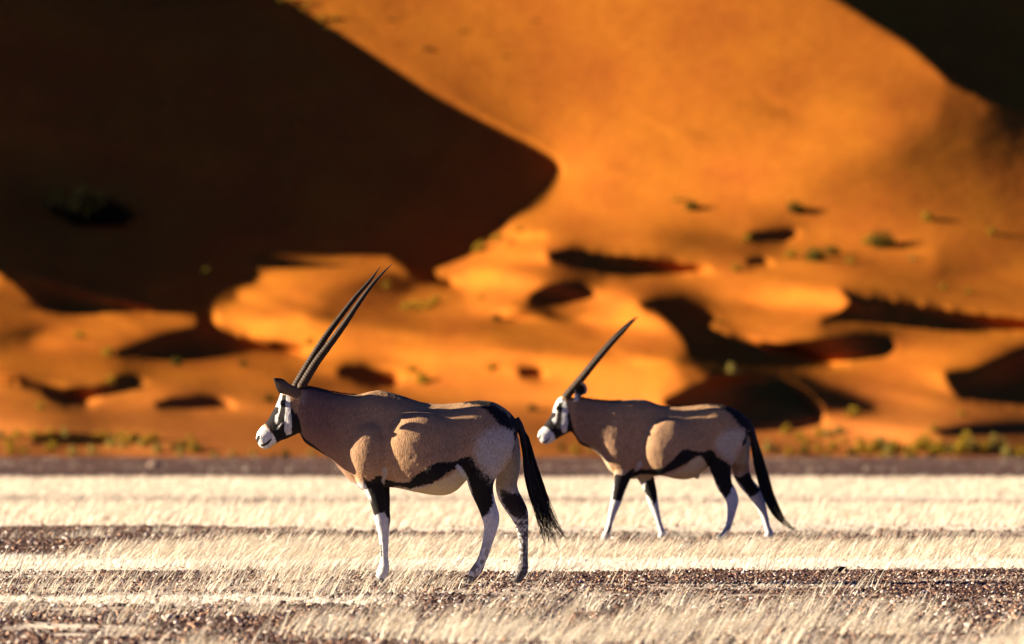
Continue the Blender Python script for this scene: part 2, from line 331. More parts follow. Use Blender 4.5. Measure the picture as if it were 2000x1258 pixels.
def build_grass():
    VV=[];QQ=[];CC=[];off=0
    def add(X,Y,L,W,lean,curve,col,seg=3):
        nonlocal off
        az=rng.normal(0,.35,len(X)); V,Q,c=ribbons(X,Y,gz(X,Y)-.01,L,W,lean,az,curve,col,seg)
        VV.append(V);QQ.append(Q+off);CC.append(c);off+=len(V)
    def strip(n,y0,y1,h,w,dens,x0=-150,x1=2150,clump=22,spread=.09,seg=3,lean=(.75,.3),seed=5,base=None):
        nc=max(1,n//clump); X,Y=scatter(nc,y0,y1,x0,x1); xp=1000+X/Y*F
        k=rng.random(len(X))<dens(xp,Y,X); X=X[k];Y=Y[k]
        cl=rng.normal(lean[0],lean[1]*.5,len(X)); ch=h*rng.uniform(.55,1.15,len(X))
        X=np.repeat(X,clump)+rng.normal(0,spread,len(X)*clump); Y=np.repeat(Y,clump)+rng.normal(0,spread,len(Y)*clump)
        ln=np.repeat(cl,clump)+rng.normal(0,lean[1],len(X)); H=np.repeat(ch,clump)*rng.uniform(.45,1.15,len(X))
        add(X,Y,H,w*rng.uniform(.6,1.3,len(X)),np.clip(ln,-.3,1.6),rng.uniform(.2,1.0,len(X)),grasscol(len(X),Y,base),seg)
    nz=lambda X,Y,s,sd: vnoise(np.stack([X,Y,X*0],1),s,sd)
    # the leaning band the second animal stands in
    strip(52000,82.5,89.5,.175,.0068,lambda xp,Y,X: sst(40,500,xp-(Y-83)*16)*(.3+.7*sst(.35,.55,nz(X,Y,.9,21)))*.9,lean=(1.05,.32))
    # thin stalks over the gravel at the feet of the first animal
    strip(8500,66.3,78,.22,.005,lambda xp,Y,X:(1-sst(760,960,xp)*.95)*(.06+.94*sst(.52,.64,nz(X,Y,1.0,22))),clump=9,lean=(.95,.3))
    # near, out of focus grass
    strip(34000,51,64.5,.18,.005,lambda xp,Y,X: np.clip(sst(520,800,xp-(Y-52)*10)*(1-sst(59,63,Y+np.clip(xp-1250,0,800)*.007))*(.05+.95*sst(.52,.62,nz(X,Y,1.1,23)))+.05,0,1),lean=(.9,.3))
    # short litter on the white bands
    strip(36000,78,84,.06,.006,lambda xp,Y,X: xp*0+.9,clump=14,spread=.12,seg=2,base=STRAW_W)
    strip(9000,66,78,.045,.005,lambda xp,Y,X: sst(.55,.75,vnoise(np.stack([X*.5,Y,X*0],1),1.3,13))*.9,clump=14,spread=.12,seg=2,base=STRAW_W)
    strip(14000,63,66.6,.05,.005,lambda xp,Y,X: 1-sst(650,850,xp)*.9,clump=14,spread=.12,seg=2,base=STRAW_W)
    strip(6000,94,106,.12,.006,lambda xp,Y,X: sst(.55,.7,nz(X,Y,.6,25))*.6,clump=12,seg=2)
    # the wide pale belt behind
    strip(100000,111,200,.15,.011,lambda xp,Y,X: (.25+.75*sst(.36,.55,nz(X,Y*.5,.3,26)))*(1-.7*sst(145,152,Y)*(1-sst(178,186,Y))),clump=16,spread=.16,seg=2,base=STRAW_F)
    strip(50000,200,262,.16,.022,lambda xp,Y,X: .3+.7*sst(.35,.5,nz(X,Y*.5,.2,27)),clump=16,spread=.3,seg=2,base=STRAW_F)
    strip(5000,310,760,.16,.03,lambda xp,Y,X: sst(.5,.65,nz(X,Y*.3,.1,28)),clump=10,spread=.4,seg=2,base=(.3,.2,.12))
    me=mesh_np('dry_grass',np.concatenate(VV),np.concatenate(QQ),col=np.concatenate(CC))
    m=m_attr('straw',.6,.12,30,trans=.3,spec=.3)
    return tag(obj('dry_grass',me,m),'pale straw coloured dry grass leaning right over the gravel plain','grass',kind='stuff')
ICO=None
def build_gravel():
    import bmesh
    bm=bmesh.new(); bmesh.ops.create_icosphere(bm,subdivisions=1,radius=1); iv=np.array([v.co[:] for v in bm.verts]); it=np.array([[v.index for v in f.verts] for f in bm.faces]); bm.free()
    parts=[]
    def zone(n,y0,y1,s0,s1,x0=-120,x1=2120,keep=None):
        X,Y=scatter(n,y0,y1,x0,x1); p=pale(X,Y); k=rng.random(len(X))<(1-p*.85); X=X[k];Y=Y[k]
        parts.append((X,Y,s0+(s1-s0)*rng.random(len(X))**2.5))
    zone(56000,51,80,.005,.016); zone(6500,92,113,.01,.026); zone(6000,51,66,.009,.022); zone(5000,81,95,.01,.022)
    X=np.concatenate([p[0] for p in parts]);Y=np.concatenate([p[1] for p in parts]);S=np.concatenate([p[2] for p in parts]); n=len(X)
    sc=np.stack([rng.uniform(.8,1.6,n),rng.uniform(.7,1.3,n),rng.uniform(.45,.95,n)],1)*S[:,None]
    a=rng.uniform(0,6.28,n); ca,sa=np.cos(a),np.sin(a); jit=rng.uniform(.72,1.25,(n,12,1)); L=iv[None]*jit*sc[:,None,:]
    tl=rng.normal(0,.35,n); L[:,:,2]+=L[:,:,0]*tl[:,None]
    V=np.stack([L[:,:,0]*ca[:,None]-L[:,:,1]*sa[:,None]+X[:,None],L[:,:,0]*sa[:,None]+L[:,:,1]*ca[:,None]+Y[:,None],L[:,:,2]+(gz(X,Y)+S*.2)[:,None]],-1).reshape(-1,3)
    T=(it[None]+(np.arange(n)*12)[:,None,None]).reshape(-1,3)
    r=rng.random(n)[:,None]; col=np.where(r<.45,np.array([[.06,.028,.019]]),np.where(r<.75,np.array([[.17,.085,.052]]),np.where(r<.91,np.array([[.34,.19,.11]]),np.array([[.60,.49,.40]]))))*rng.uniform(.6,1.35,(n,1))
    me=mesh_np('gravel',V,None,T,col=np.repeat(col,12,0),smooth_=False)
    m=m_attr('pan_gravel',.6,.2,80,spec=.35)
    return tag(obj('gravel',me,m),'dark reddish brown gravel strewn over the flat pan','gravel',kind='stuff')
def rock(px,Y,r,col,label,seed,cat='rock'):
    import bmesh
    bm=bmesh.new(); bmesh.ops.create_icosphere(bm,subdivisions=3,radius=1)
    P=np.array([v.co[:] for v in bm.verts]); d=.75+.5*vnoise(P+seed*3.1,1.6,seed)+.12*vnoise(P+seed,5,seed)
    P=P*d[:,None]*np.array([1.2,1,.75])*r
    for v,p in zip(bm.verts,P): v.co=p
    me=bpy.data.meshes.new('rock'); bm.to_mesh(me); bm.free()
    X=(px-1000)/F*Y; z=float(gz(np.array([X]),np.array([Y]))[0])
    o=obj('rock',me,m_plain('stone',col,.85,.2),loc=(X,Y,z+r*.35)); tag(o,label,cat); return o
def build_dunes():
    us,cs,U,V,D,G,TA_,m,I,Y0=solve()
    Y=G-TA*(U-1000)*m
    X=(U-1000)/F*Y; Z=CAMH+(VH-V)/F*Y
    ny,nx=U.shape; i=np.arange(ny*nx).reshape(ny,nx)
    q=np.stack([i[:-1,:-1],i[1:,:-1],i[1:,1:],i[:-1,1:]],-1).reshape(-1,4)
    k=((V>-440)&(V<925)).ravel(); q=q[k[q].all(1)]
    used=np.zeros(ny*nx,bool); used[q.ravel()]=True; mp=np.cumsum(used)-1
    P=np.stack([X,Y,Z],-1).reshape(-1,3)[used]
    me=mesh_np('dunes',P,mp[q])
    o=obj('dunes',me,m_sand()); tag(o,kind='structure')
    def at(u,v):
        c=v-(u-1000)*TE; fi=(c-cs[0])/(cs[1]-cs[0]); fj=(u-us[0])/(us[1]-us[0]); a=int(fi);b=int(fj); s=fi-a;t=fj-b
        y=(Y[a,b]*(1-s)*(1-t)+Y[a+1,b]*s*(1-t)+Y[a,b+1]*(1-s)*t+Y[a+1,b+1]*s*t)
        return np.array([(u-1000)/F*y,y,CAMH+(VH-v)/F*y])
    return o,at
def shrub_mesh(name,n,seed,leaf=.05,col=((.34,.215,.02),(.46,.30,.035),(.18,.12,.015)),flat=.8):
    """leafy desert shrub of unit radius: stems fanning from the base, leaf clumps through the crown"""
    r=np.random.default_rng(seed); V=[];Q=[];Cc=[]; off=0
    # stems
    tips=[]
    for s in range(26):
        a=r.uniform(0,6.28); e=r.uniform(.15,1.3); L=r.uniform(.6,1.0)
        d=np.array([math.cos(a)*math.sin(e),math.sin(a)*math.sin(e),math.cos(e)*flat*1.2]); tips.append(d*L)
        w=.018; px=np.array([math.cos(a+1.57),math.sin(a+1.57),0])*w
        pts=[np.zeros(3),d*L*.5+np.array([0,0,.06]),d*L]
        for k,p in enumerate(pts):
            ww=(1-.45*k); V+= [p-px*ww,p+px*ww]; Cc+=[(.10,.07,.04)]*2
        Q+=[(off,off+1,off+3,off+2),(off+2,off+3,off+5,off+4)]; off+=6
    tips=np.array(tips)
    for k in range(n):
        t=tips[r.integers(len(tips))]*r.uniform(.45,1.05); c=t+r.normal(0,.11,3); c[2]=max(c[2],.03)
        u=r.normal(0,1,3);u/=np.linalg.norm(u); w=np.cross(u,r.normal(0,1,3)); w/=np.linalg.norm(w)
        s=leaf*r.uniform(.6,1.5); V+=[c-u*s,c-w*s*.5,c+u*s,c+w*s*.5]; q=col[0] if (j:=r.random())<.5 else (col[1] if j<.8 else col[2])
        Cc+=[tuple(np.array(q)*r.uniform(.7,1.2))]*4; Q.append((off,off+1,off+2,off+3)); off+=4
    return mesh_np(name,np.array(V),np.array(Q),col=np.array(Cc),smooth_=False)
# ------------------------------------------------------------------ oryx
def ring_torso(top,bot,hw,y0,k=.15,n=28,p=2.2):
    """cross-section ring between the back point and the belly point (px, in the side plane), hw to each side"""
    th=np.linspace(0,2*np.pi,n,endpoint=False); c,s=np.cos(th),np.sin(th)
    c=np.sign(c)*abs(c)**(2/p); s=np.sign(s)*abs(s)**(2/p)
    top=np.array(top,float);bot=np.array(bot,float);ce=(top+bot)/2;ax=(top-bot)/2
    w=hw*s*(1-k*c)
    return np.stack([ce[0]+ax[0]*c,ce[1]+ax[1]*c,y0+w],1)
def loft(rings,n):
    V=np.concatenate(rings); m=len(rings); Q=[]
    for a in range(m-1):
        for j in range(n):
            k=(j+1)%n; Q.append((a*n+j,a*n+k,(a+1)*n+k,(a+1)*n+j))
    c0=rings[0].mean(0);c1=rings[-1].mean(0); V=np.vstack([V,c0,c1]); i0=m*n;i1=i0+1
    T=[(i0,(j+1)%n,j) for j in range(n)]+[(i1,(m-1)*n+j,(m-1)*n+(j+1)%n) for j in range(n)]
    return V,Q,T
def crs(P,per):
    """catmull-rom through rows of P"""
    P=np.asarray(P,float); Q=np.vstack([2*P[0]-P[1],P,2*P[-1]-P[-2]]); out=[]
    for i in range(1,len(Q)-2):
        for s in range(per):
            t=s/per; a,b,c,d=Q[i-1],Q[i],Q[i+1],Q[i+2]
            out.append(.5*(2*b+(c-a)*t+(2*a-5*b+4*c-d)*t*t+(3*b-a-3*c+d)*t**3))
    out.append(P[-1]); return np.array(out)
def tube(P,n=16,per=4):
    """P rows: px, py, y, r in the side plane, r across; closed tapering tube"""
    K=crs(P,per); rings=[]; th=np.linspace(0,2*np.pi,n,endpoint=False)
    for i in range(len(K)):
        t=K[min(i+1,len(K)-1),:3]-K[max(i-1,0),:3]; t/=np.linalg.norm(t); u=np.array([t[1],-t[0],0.]); 
        nn=np.linalg.norm(u); u=u/nn if nn>1e-6 else np.array([1.,0,0]); w=np.cross(t,u)
        rings.append(K[i,:3]+np.outer(np.cos(th),u)*max(K[i,3],.3)+np.outer(np.sin(th),w)*max(K[i,4],.3))
    return loft(rings,n)
def ellips(cx,cy,y,rx,rz,ry,rot=0,n=20):
    rings=[]
    th=np.linspace(0,2*np.pi,n,endpoint=False); ca,sa=math.cos(rot),math.sin(rot)
    for i in range(1,n//2+4):
        f=np.pi*i/(n//2+4); a=np.cos(f)*rz; r=np.sin(f)
        x=np.cos(th)*rx*r; yy=np.sin(th)*ry*r; z=np.full(n,a)
        rings.append(np.stack([cx+x*ca-z*sa,cy+x*sa+z*ca,y+yy],1))
    return loft(rings,n)
class Map:
    def __init__(s,ax,gy,S,Y,zoff=0): s.ax,s.gy,s.S,s.Y=ax,gy,S,Y
    def w(s,P): P=np.asarray(P,float); return np.stack([(P[:,0]-s.ax)/s.S,P[:,2]/s.S,(s.gy-P[:,1])/s.S],1)
def polymask(px,py,poly,soft,seed,amp):
    """1 inside polygon, ragged like hair edges"""
    P=np.stack([px,py,px*0],1); dx=(vnoise(P,.35,seed)-.5)*amp+(vnoise(P,.9,seed+1)-.5)*amp*.7; dy=(vnoise(P,.35,seed+2)-.5)*amp+(vnoise(P,.9,seed+3)-.5)*amp*.7
    if soft<=0: return inpoly(px+dx,py+dy,poly).astype(float)
    r=0
    for a in range(8):
        r=r+inpoly(px+dx+soft*math.cos(a*.785)*(.5+.5*(a%2)),py+dy+soft*math.sin(a*.785)*(.5+.5*(a%2)),poly)
    return r/8.0
BLACK=np.array((.012,.009,.008)); WHITE=np.array((.64,.61,.56)); CREAM=np.array((.48,.37,.22))
def finish_body(name,parts,mp,paint,mat,parent,voxel=.0062,smooth_it=5,trunk=(610,660,1000)):
    V=[];Q=[];T=[];off=0
    for v,q,t in parts:
        V.append(v);Q+=[tuple(i+off for i in f) for f in q];T+=[tuple(i+off for i in f) for f in t];off+=len(v)
    me=mesh_np('tmp',mp.w(np.concatenate(V)),np.array(Q),np.array(T))
    import bmesh
    bm=bmesh.new();bm.from_mesh(me);bmesh.ops.recalc_face_normals(bm,faces=bm.faces);bm.to_mesh(me);bm.free()
    o=bpy.data.objects.new('tmp',me);C.objects.link(o)
    r=o.modifiers.new('r','REMESH');r.mode='VOXEL';r.voxel_size=voxel
    s=o.modifiers.new('s','SMOOTH');s.factor=.5;s.iterations=smooth_it
    dg=bpy.context.evaluated_depsgraph_get(); ev=o.evaluated_get(dg); nm=bpy.data.meshes.new_from_object(ev)
    bpy.data.objects.remove(o); nm.name=name
    n=len(nm.vertices); co=np.zeros(n*3,np.float32); nm.vertices.foreach_get('co',co); co=co.reshape(-1,3).astype(float)
    # relax the trunk so that shoulder, ribs and haunch flow into one another
    ne=len(nm.edges); E=np.zeros(ne*2,np.int32); nm.edges.foreach_get('vertices',E); E=E.reshape(-1,2)
    px0=co[:,0]*mp.S+mp.ax; py0=(mp.gy-co[:,2]*mp.S-mp.gy)*(308/mp.S)
    wgt=(sst(-205,-235,py0)*sst(trunk[0],trunk[1],px0)*sst(trunk[2],trunk[2]-12,px0))[:,None]*.8; deg=np.bincount(E.ravel(),minlength=n)[:,None]+1e-9
    for _ in range(34):
        sm=np.stack([np.bincount(E[:,0],co[E[:,1],k],n)+np.bincount(E[:,1],co[E[:,0],k],n) for k in range(3)],1)/deg; co=co+(sm-co)*wgt
    nm.vertices.foreach_set('co',co.astype(np.float32).ravel()); nm.update()
    nr=np.zeros(n*3,np.float32); nm.vertices.foreach_get('normal',nr); nr=nr.reshape(-1,3)
    px=co[:,0]*mp.S+mp.ax; py=mp.gy-co[:,2]*mp.S; y=co[:,1]*mp.S
    # small surface life: muscle and hair unevenness
    P=np.stack([px,py,y],1)
    d=((vnoise(P,.05,31)-.5)*1.3+(vnoise(P,.16,32)-.5)*.5)*sst(1000,930,py if mp.S>280 else py+60)+(vnoise(P,.5,33)-.5)*.25
    co=co+nr*(d/mp.S)[:,None]*(308/mp.S if 0 else 1); nm.vertices.foreach_set('co',co.astype(np.float32).ravel())
    col=paint(px,py,y,nr,P); 
    for nme in [a.name for a in nm.color_attributes]: nm.color_attributes.remove(nm.color_attributes[nme])
    setcol(nm,np.clip(col,0,1))
    nm.polygons.foreach_set('use_smooth',np.ones(len(nm.polygons),bool)); nm.materials.clear()
    return obj(name,nm,mat,parent)
def lay(col,m,c): return col*(1-m[:,None])+np.asarray(c)[None]*m[:,None]
def horn(P,mp,parent,mat,rings=30,frac=.6):
    """P rows: px,py,y,r"""
    K=crs(P,24); n=14; th=np.linspace(0,2*np.pi,n,endpoint=False); R=[]; L=len(K)
    d=np.concatenate([[0],np.cumsum(np.linalg.norm(np.diff(K[:,:3],axis=0),axis=1))]); d/=d[-1]
    K=np.stack([np.interp(np.linspace(0,1,260),d,K[:,j]) for j in range(4)],1); L=260
    for i in range(L):
        t=K[min(i+1,L-1),:3]-K[max(i-1,0),:3]; t/=np.linalg.norm(t); u=np.array([t[1],-t[0],0.]);u/=np.linalg.norm(u);w=np.cross(t,u)
        s=i/(L-1); ph=(s/frac*rings)%1; amp=.08*max(0,1-(s/frac)**2) if s<frac else 0
        r=max(K[i,3],.25)*(1+amp*(ph**1.5-.5)+.012*math.sin(s*90))
        R.append(K[i,:3]+np.outer(np.cos(th)*r,u)+np.outer(np.sin(th)*r,w))
    V,Q,T=loft(R,n); g=np.concatenate([np.repeat(np.linspace(0,1,L),n),[0,1]])
    col=np.array((.045,.026,.013))[None]*(1-.75*g[:,None])+np.array((.012,.009,.007))*.75*g[:,None]
    me=mesh_np('horn',mp.w(V),np.array(Q),np.array(T),col=col); return obj('horn',me,mat,parent)
def ear(outline,base,y,bulge,mp,parent,mat,colf,thick=2.2,lean=0):
    """cupped leaf-shaped ear: outline in px, concentric rings, bulging towards the camera by bulge (px)"""
    O=crs(np.array(outline+[outline[0]],float),4)[:-1]; n=len(O); ce=O.mean(0); V=[];Q=[];T=[]
    rr=[1,.85,.65,.45,.25]
    for side,dy in ((0,0),(1,thick)):
        for r in rr:
            p=ce+(O-ce)*r; yy=y+dy*(.2 if r==1 else 1)-bulge*(1-r*r)+lean*(p[:,0]-base[0])
            V.append(np.stack([p[:,0],p[:,1],yy],1))
        V.append(np.array([[ce[0],ce[1],y+dy-bulge+lean*(ce[0]-base[0])]]))
    V=np.concatenate(V); blk=len(rr)*n+1
    for side in (0,1):
        o=side*blk
        for a in range(len(rr)-1):
            for j in range(n):
                k=(j+1)%n; f=(o+a*n+j,o+a*n+k,o+(a+1)*n+k,o+(a+1)*n+j); Q.append(f if side==0 else f[::-1])
        for j in range(n):
            f=(o+(len(rr)-1)*n+j,o+(len(rr)-1)*n+(j+1)%n,o+len(rr)*n); T.append(f if side==0 else f[::-1])
    for j in range(n): k=(j+1)%n; Q.append((k,j,blk+j,blk+k))
    rad=np.concatenate([np.concatenate([np.full(n,r) for r in rr]+[[0]])]*2)
    me=mesh_np('ear',mp.w(V),np.array(Q),np.array(T),col=np.clip(colf(V,rad),0,1)); return obj('ear',me,mat,parent)
def hoof(toe,heel,y,h,mp,parent,mat,w=7,down=3):
    """cloven hoof: two wedge-shaped claws; toe and heel are ground contact points in px, h height at the coronet"""
    V=[];Q=[];T=[];off=0
    for sgn in (-1,1):
        R=[]; L=heel[0]-toe[0]; n=12; th=np.linspace(0,2*np.pi,n,endpoint=False)
        for s in np.linspace(0,1,9):
            # rings from sole (0) to coronet (1)
            x0=toe[0]+L*.42*s**.9; x1=heel[0]-L*.10*s; base=toe[1]+(heel[1]-toe[1])*.5; z=base+down-(h+down)*s
            cx=(x0+x1)/2; rx=(x1-x0)/2; ry=w*.52*(1-.12*s)
            pinch=1-.35*np.clip(-np.cos(th),0,1)
            R.append(np.stack([cx+np.cos(th)*rx,np.full(n,z),y+sgn*w*.5+np.sin(th)*ry*pinch],1))
        v,q,t=loft(R,n); V.append(v);Q+=[tuple(i+off for i in f) for f in q];T+=[tuple(i+off for i in f) for f in t];off+=len(v)
    me=mesh_np('hoof',mp.w(np.concatenate(V)),np.array(Q),np.array(T)); return obj('hoof',me,mat,parent)
def tail(axis,paths,mp,parent,mat,hairmat,n=420,w=1.1,seed=3,y0=0):
    """axis rows px,py,r : dock; paths rows px,py,r : the hair envelope"""
    r=np.random.default_rng(seed)
    A=np.array([(p[0],p[1],y0,p[2],p[2]) for p in axis]); V,Q,T=tube(A,12,5)
    me=mesh_np('tail',mp.w(V),np.array(Q),np.array(T)); t=obj('tail',me,mat,parent)
    env=crs(np.array([p[:3] for p in paths['env']],float),6); tips=paths['tips']; VV=[];QQ=[];off=0; m=len(env)
    for i in range(n):
        a=r.uniform(-1,1); b=r.uniform(-1,1)*.8; s0=int(r.uniform(0,.45)*m); wisp=r.random()<paths.get('wisp',.5)
        end=int(m*r.uniform(.72,1.0)) if not wisp else int(m*r.uniform(.55,.7))
        idx=np.arange(s0,max(end,s0+6)); idx=idx[idx<m]; pts=[]
        for j in idx:
            tt=env[min(j+1,m-1),:2]-env[max(j-1,0),:2]; tt/=np.linalg.norm(tt); nrm=np.array([-tt[1],tt[0]])
            g=min(1,(j-s0+2)/8); pp=env[j,:2]-nrm*a*env[j,2]*g; pts.append([pp[0],pp[1],y0+b*env[j,2]*.8*g])
        pts=np.array(pts)
        if wisp or end>=m-2:
            tp=tips[r.integers(len(tips))]; e=pts[-1]; d=pts[-1]-pts[-2]
            for s in np.linspace(.15,1,8)*r.uniform(.85,1.05):
                g=np.array([tp[0]+r.normal(0,1.0)+2,tp[1]+r.normal(0,1.0)+2,e[2]]); q=(1-s)**2*e+2*s*(1-s)*(e+d*6)+s*s*g; pts=np.vstack([pts,q])
        pts[:,0]+=np.sin(np.linspace(0,5,len(pts))+r.uniform(0,6))*.7
        L=len(pts); ww=w*r.uniform(.6,1.2)*(1-np.linspace(0,1,L)**2*.8)
        th=r.uniform(0,3.14); nx=math.cos(th)*.9+.2; ny=math.sin(th)
        v=np.empty((L*2,3)); v[0::2]=pts-np.stack([ww*nx,ww*0,ww*ny],1)*.5; v[1::2]=pts+np.stack([ww*nx,ww*0,ww*ny],1)*.5
        VV.append(v); k=np.arange(L-1)*2+off; QQ.append(np.stack([k,k+1,k+3,k+2],1)); off+=L*2
    me=mesh_np('tail_tuft',mp.w(np.concatenate(VV)),np.concatenate(QQ)); obj('tail_tuft',me,hairmat,t); return t
def mane(pts,mp,parent,mat,n,h,y0,wid,seed=4):
    r=np.random.default_rng(seed); pts=np.array(pts,float); t=r.uniform(0,1,n); d=np.linspace(0,1,len(pts))
    x=np.interp(t,d,pts[:,0]); z=np.interp(t,d,pts[:,1])+1; yy=np.interp(t,d,y0)+r.normal(0,wid,n); L=h*r.uniform(.4,1.2,n); ln=r.normal(.55,.35,n)
    w=.55; V=np.stack([np.stack([x-w,z,yy],1),np.stack([x+w,z,yy],1),np.stack([x+np.sin(ln)*L+w*.2,z-np.cos(ln)*L,yy],1),np.stack([x+np.sin(ln)*L-w*.2,z-np.cos(ln)*L,yy],1)],1).reshape(-1,3)
    return obj('mane',mesh_np('mane',mp.w(V),np.arange(n*4).reshape(-1,4)),mat,parent)
def ball(name,cx,cy,y,r,mp,parent,mat):
    v,q,t=ellips(cx,cy,y,r,r,r*.8,0,16); return obj(name,mesh_np(name,mp.w(v),np.array(q),np.array(t)),mat,parent)
def torso(st,y=lambda i:0):
    A=np.array([(a[0][0],a[0][1],a[1][0],a[1][1],a[2],a[3],a[4] if len(a)>4 else .15) for a in st],float); K=crs(A,5)
    return loft([ring_torso(k[0:2],k[2:4],k[4],k[5],k[6]) for k in K],28)

def coat_base(px,py,P,k):
    c=np.array(COAT)[None]*(1+.22*(vnoise(P,.11,41)-.5)[:,None])*(1+.35*(vnoise(P*np.array([1,.25,1]),.9,42)-.5)[:,None])
    return c
def build_oryx1():
    mp=Map(850,1138.5,F/72.0,72.0); e=empty('oryx',((850-1000)/F*72,72,0)); 
    tag(e,'larger front oryx standing side on, two long separate horns, ear pointing forward','antelope','oryx walking over the pan')
    skin=m_attr('oryx_coat',.8,.34,150,mapscale=(1,1,.3),bs=.7,bd=.006,spec=.15)
    hy=-30
    parts=[]
    head=[((500.5,857),(508,873),8,hy,0),((503,845),(521,877.5),14,hy,0),((510,835),(535,870),15,hy,0),((519,826),(548,861.5),15.5,hy,0),((528,812),(560,857),17.5,hy,0),((537,797),(573,851),20,hy,.1),((543,783),(585,845),23,hy,.15),((551,764),(596,833),24,hy+1,.1),((567,752),(606,815),21,hy+2,0),((582,757),(612,800),14,hy+3,0)]
    parts.append(torso(head))
    neck=[((570,764),(578,828),17,hy+2),((584,757),(586,846),23,hy+3),((606,755.5),(597,865),27,hy+6,0.05),((634,762),(620,880),31,hy+10,.05),((664,768),(644,897),36,hy+16,.05),((696,771),(668,922),42,hy+22,.05),((722,764),(690,946),46,-4,.05),((746,762),(716,958.5),52,0,.1),((778,770),(760,951.5),60,0,.2),((806,779),(800,959),71,0,.28),((836,787),(838,966),79,0,.3),((868,788),(868,967.5),79,0,.28),((900,785.5),(893,957),73,0,.2),((930,782),(915,935),66,0,.1),((960,784),(945,915),60,0,.1),((986,797),(975,900),50,0,.1),((1005,815),(995,885),32,0,.1),((1014,832),(1006,865),16,0,0)]
    parts.append(torso(neck))
    for sg in (-1,1):
        parts.append(ellips(722,884,sg*38,46,62,32,-.1))      # shoulder
        parts.append(ellips(716,925,sg*34,22,32,16,0))
        parts.append(ellips(824,882,sg*46,80,78,37,.05))         # ribs
        parts.append(ellips(962,868,sg*30,44,62,32,.15))      # haunch
        parts.append(ellips(940,805,sg*26,32,14,20,-.1))      # hip
        parts.append(ellips(556,824,hy+sg*13,14,20,8,.5))     # cheek
        parts.append(ellips(551,787,hy+sg*20,7,6,5,0))     # brow
    # near foreleg, far foreleg
    parts.append(tube([(722,915,-32,30,18),(728,942,-31,22,15),(736,970,-30,16.5,13),(742,996,-29,13.5,11.5),(744.5,1015,-28,13.2,12),(747,1030,-28,10.8,9.5),(749,1050,-27,8.4,8),(750,1072,-27,7.2,7),(750.5,1088,-27,7.4,7),(751.5,1103,-27,9,8.5),(749.5,1114,-27,10.3,9),(745,1124,-27,9.6,8.5),(741,1130,-27,10,9)]))
    parts.append(tube([(733,915,32,26,18),(741,944,31,20,15),(747,972,30,15,13),(750,998,29,11.5,11),(751,1016,28,11.5,11),(751.5,1032,28,9,9),(751.5,1060,27,7.4,7),(751,1084,27,7.2,7),(750,1100,27,9,8),(748,1110,27,9.6,9),(744,1119,27,9,8.5),(740,1124,27,9.5,9)]))
    # near hind leg, far hind leg
    parts.append(tube([(958,850,-34,44,26),(948,895,-38,40,25),(940,925,-38,32,22),(940,950,-36,24.5,18),(947,975,-34,19.5,14),(954,995,-33,18,12),(959,1013,-33,17.2,11.5),(958.5,1032,-33,13.4,10),(953.5,1054,-33,10.8,8.6),(947,1078,-33,9.6,8),(940,1096,-33,9.2,8),(934,1108,-33,11,9.4),(928,1118,-33,11.6,9.6),(922,1126,-33,10.5,9)]))
    parts.append(tube([(975,840,34,34,24),(992,880,36,25,22),(994,915,35,21.5,19),(989,945,34,21.5,17),(993,966,33,21.5,15),(1003,984,32,21,13),(1013,1002,32,19,12),(1018.5,1022,32,14.4,10.5),(1021.5,1045,32,10.3,9),(1022.8,1070,32,8.7,8),(1022.5,1094,32,9.2,8),(1021.5,1108,32,10.4,9),(1018,1120,32,11,9.5),(1009,1130,32,9.5,9)]))
    def paint(px,py,y,nr,P):
        n1=vnoise(P,.25,51)
        c=coat_base(px,py,P,0)
        # neck purplish brown, its shade painted in as a darker coat; back lighter
        nk=sst(730,620,px)*sst(560,600,px); c=lay(c,nk*.85,(.15,.072,.062))
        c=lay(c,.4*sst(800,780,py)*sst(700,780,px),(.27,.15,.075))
        legz=sst(945,955,py); c=lay(c,sst(930,975,py)*(px<1040),WHITE*.92)
        c=lay(c,sst(60,40,abs(px-745))*sst(935,950,py)*.0,WHITE)
        near=y<0; far=~near
        # belly white
        bel=[(745,949),(800,958),(812,955),(850,944),(880,928),(895,915),(905,908),(930,920),(920,960),(880,975),(800,972),(745,962)]
        c=lay(c,polymask(px,py,bel,2,60,3),CREAM*1.1)
        st=[(742,938),(752,935),(775,941),(792,943),(802,938),(815,926),(835,912),(856,902),(884,902),(901,896),(915,890),(925,895),(930,908),(941,920),(964,933),(966,952),(962,968),(964,985),(955,1000),(940,1014),(935,1003),(927,985),(921,962),(914,940),(905,922),(893,912),(880,920),(866,930),(845,944),(818,951),(800,954),(780,951),(752,947)]
        m=polymask(px,py,st,1.2,64,4)*(1-far*(px>925)); c=lay(c,m,BLACK)
        c=lay(c,far*polymask(px,py,[(975,955),(998,962),(1018,966),(1030,990),(1025,1012),(1005,1010),(992,1000),(982,985)],2,66,5),(.03,.02,.02))
        c=lay(c,far*sst(1000,1008,px)*sst(985,1010,py)*sst(.38,.55,vnoise(P,.3,70))*.9,(.06,.04,.035))
        c=lay(c,sst(1030,1115,py)*sst(.40,.56,vnoise(P*np.array([1,.5,1]),.25,71)+.12*far)*.8*(px>880),(.07,.055,.05))
        # inner far thigh warm
        c=lay(c,far*(px>960)*sst(970,930,py)*sst(865,885,py),CREAM)
        c=lay(c,near*polymask(px,py,[(889,911),(894,907),(902,912),(911,925),(916,941),(922,962),(918,966),(910,948),(903,930),(896,918)],.8,75,2)*.9,WHITE*.9)
        rp=[(932,858),(948,842),(975,834),(1003,836),(1012,850),(1006,876),(992,898),(978,920),(967,942),(948,922),(930,898),(926,878)]
        c=lay(c,polymask(px,py,rp,11,80,14)*(1-far*.2)*.9*(.8+.4*(vnoise(P,.6,81)>.42)),(.50,.43,.34))
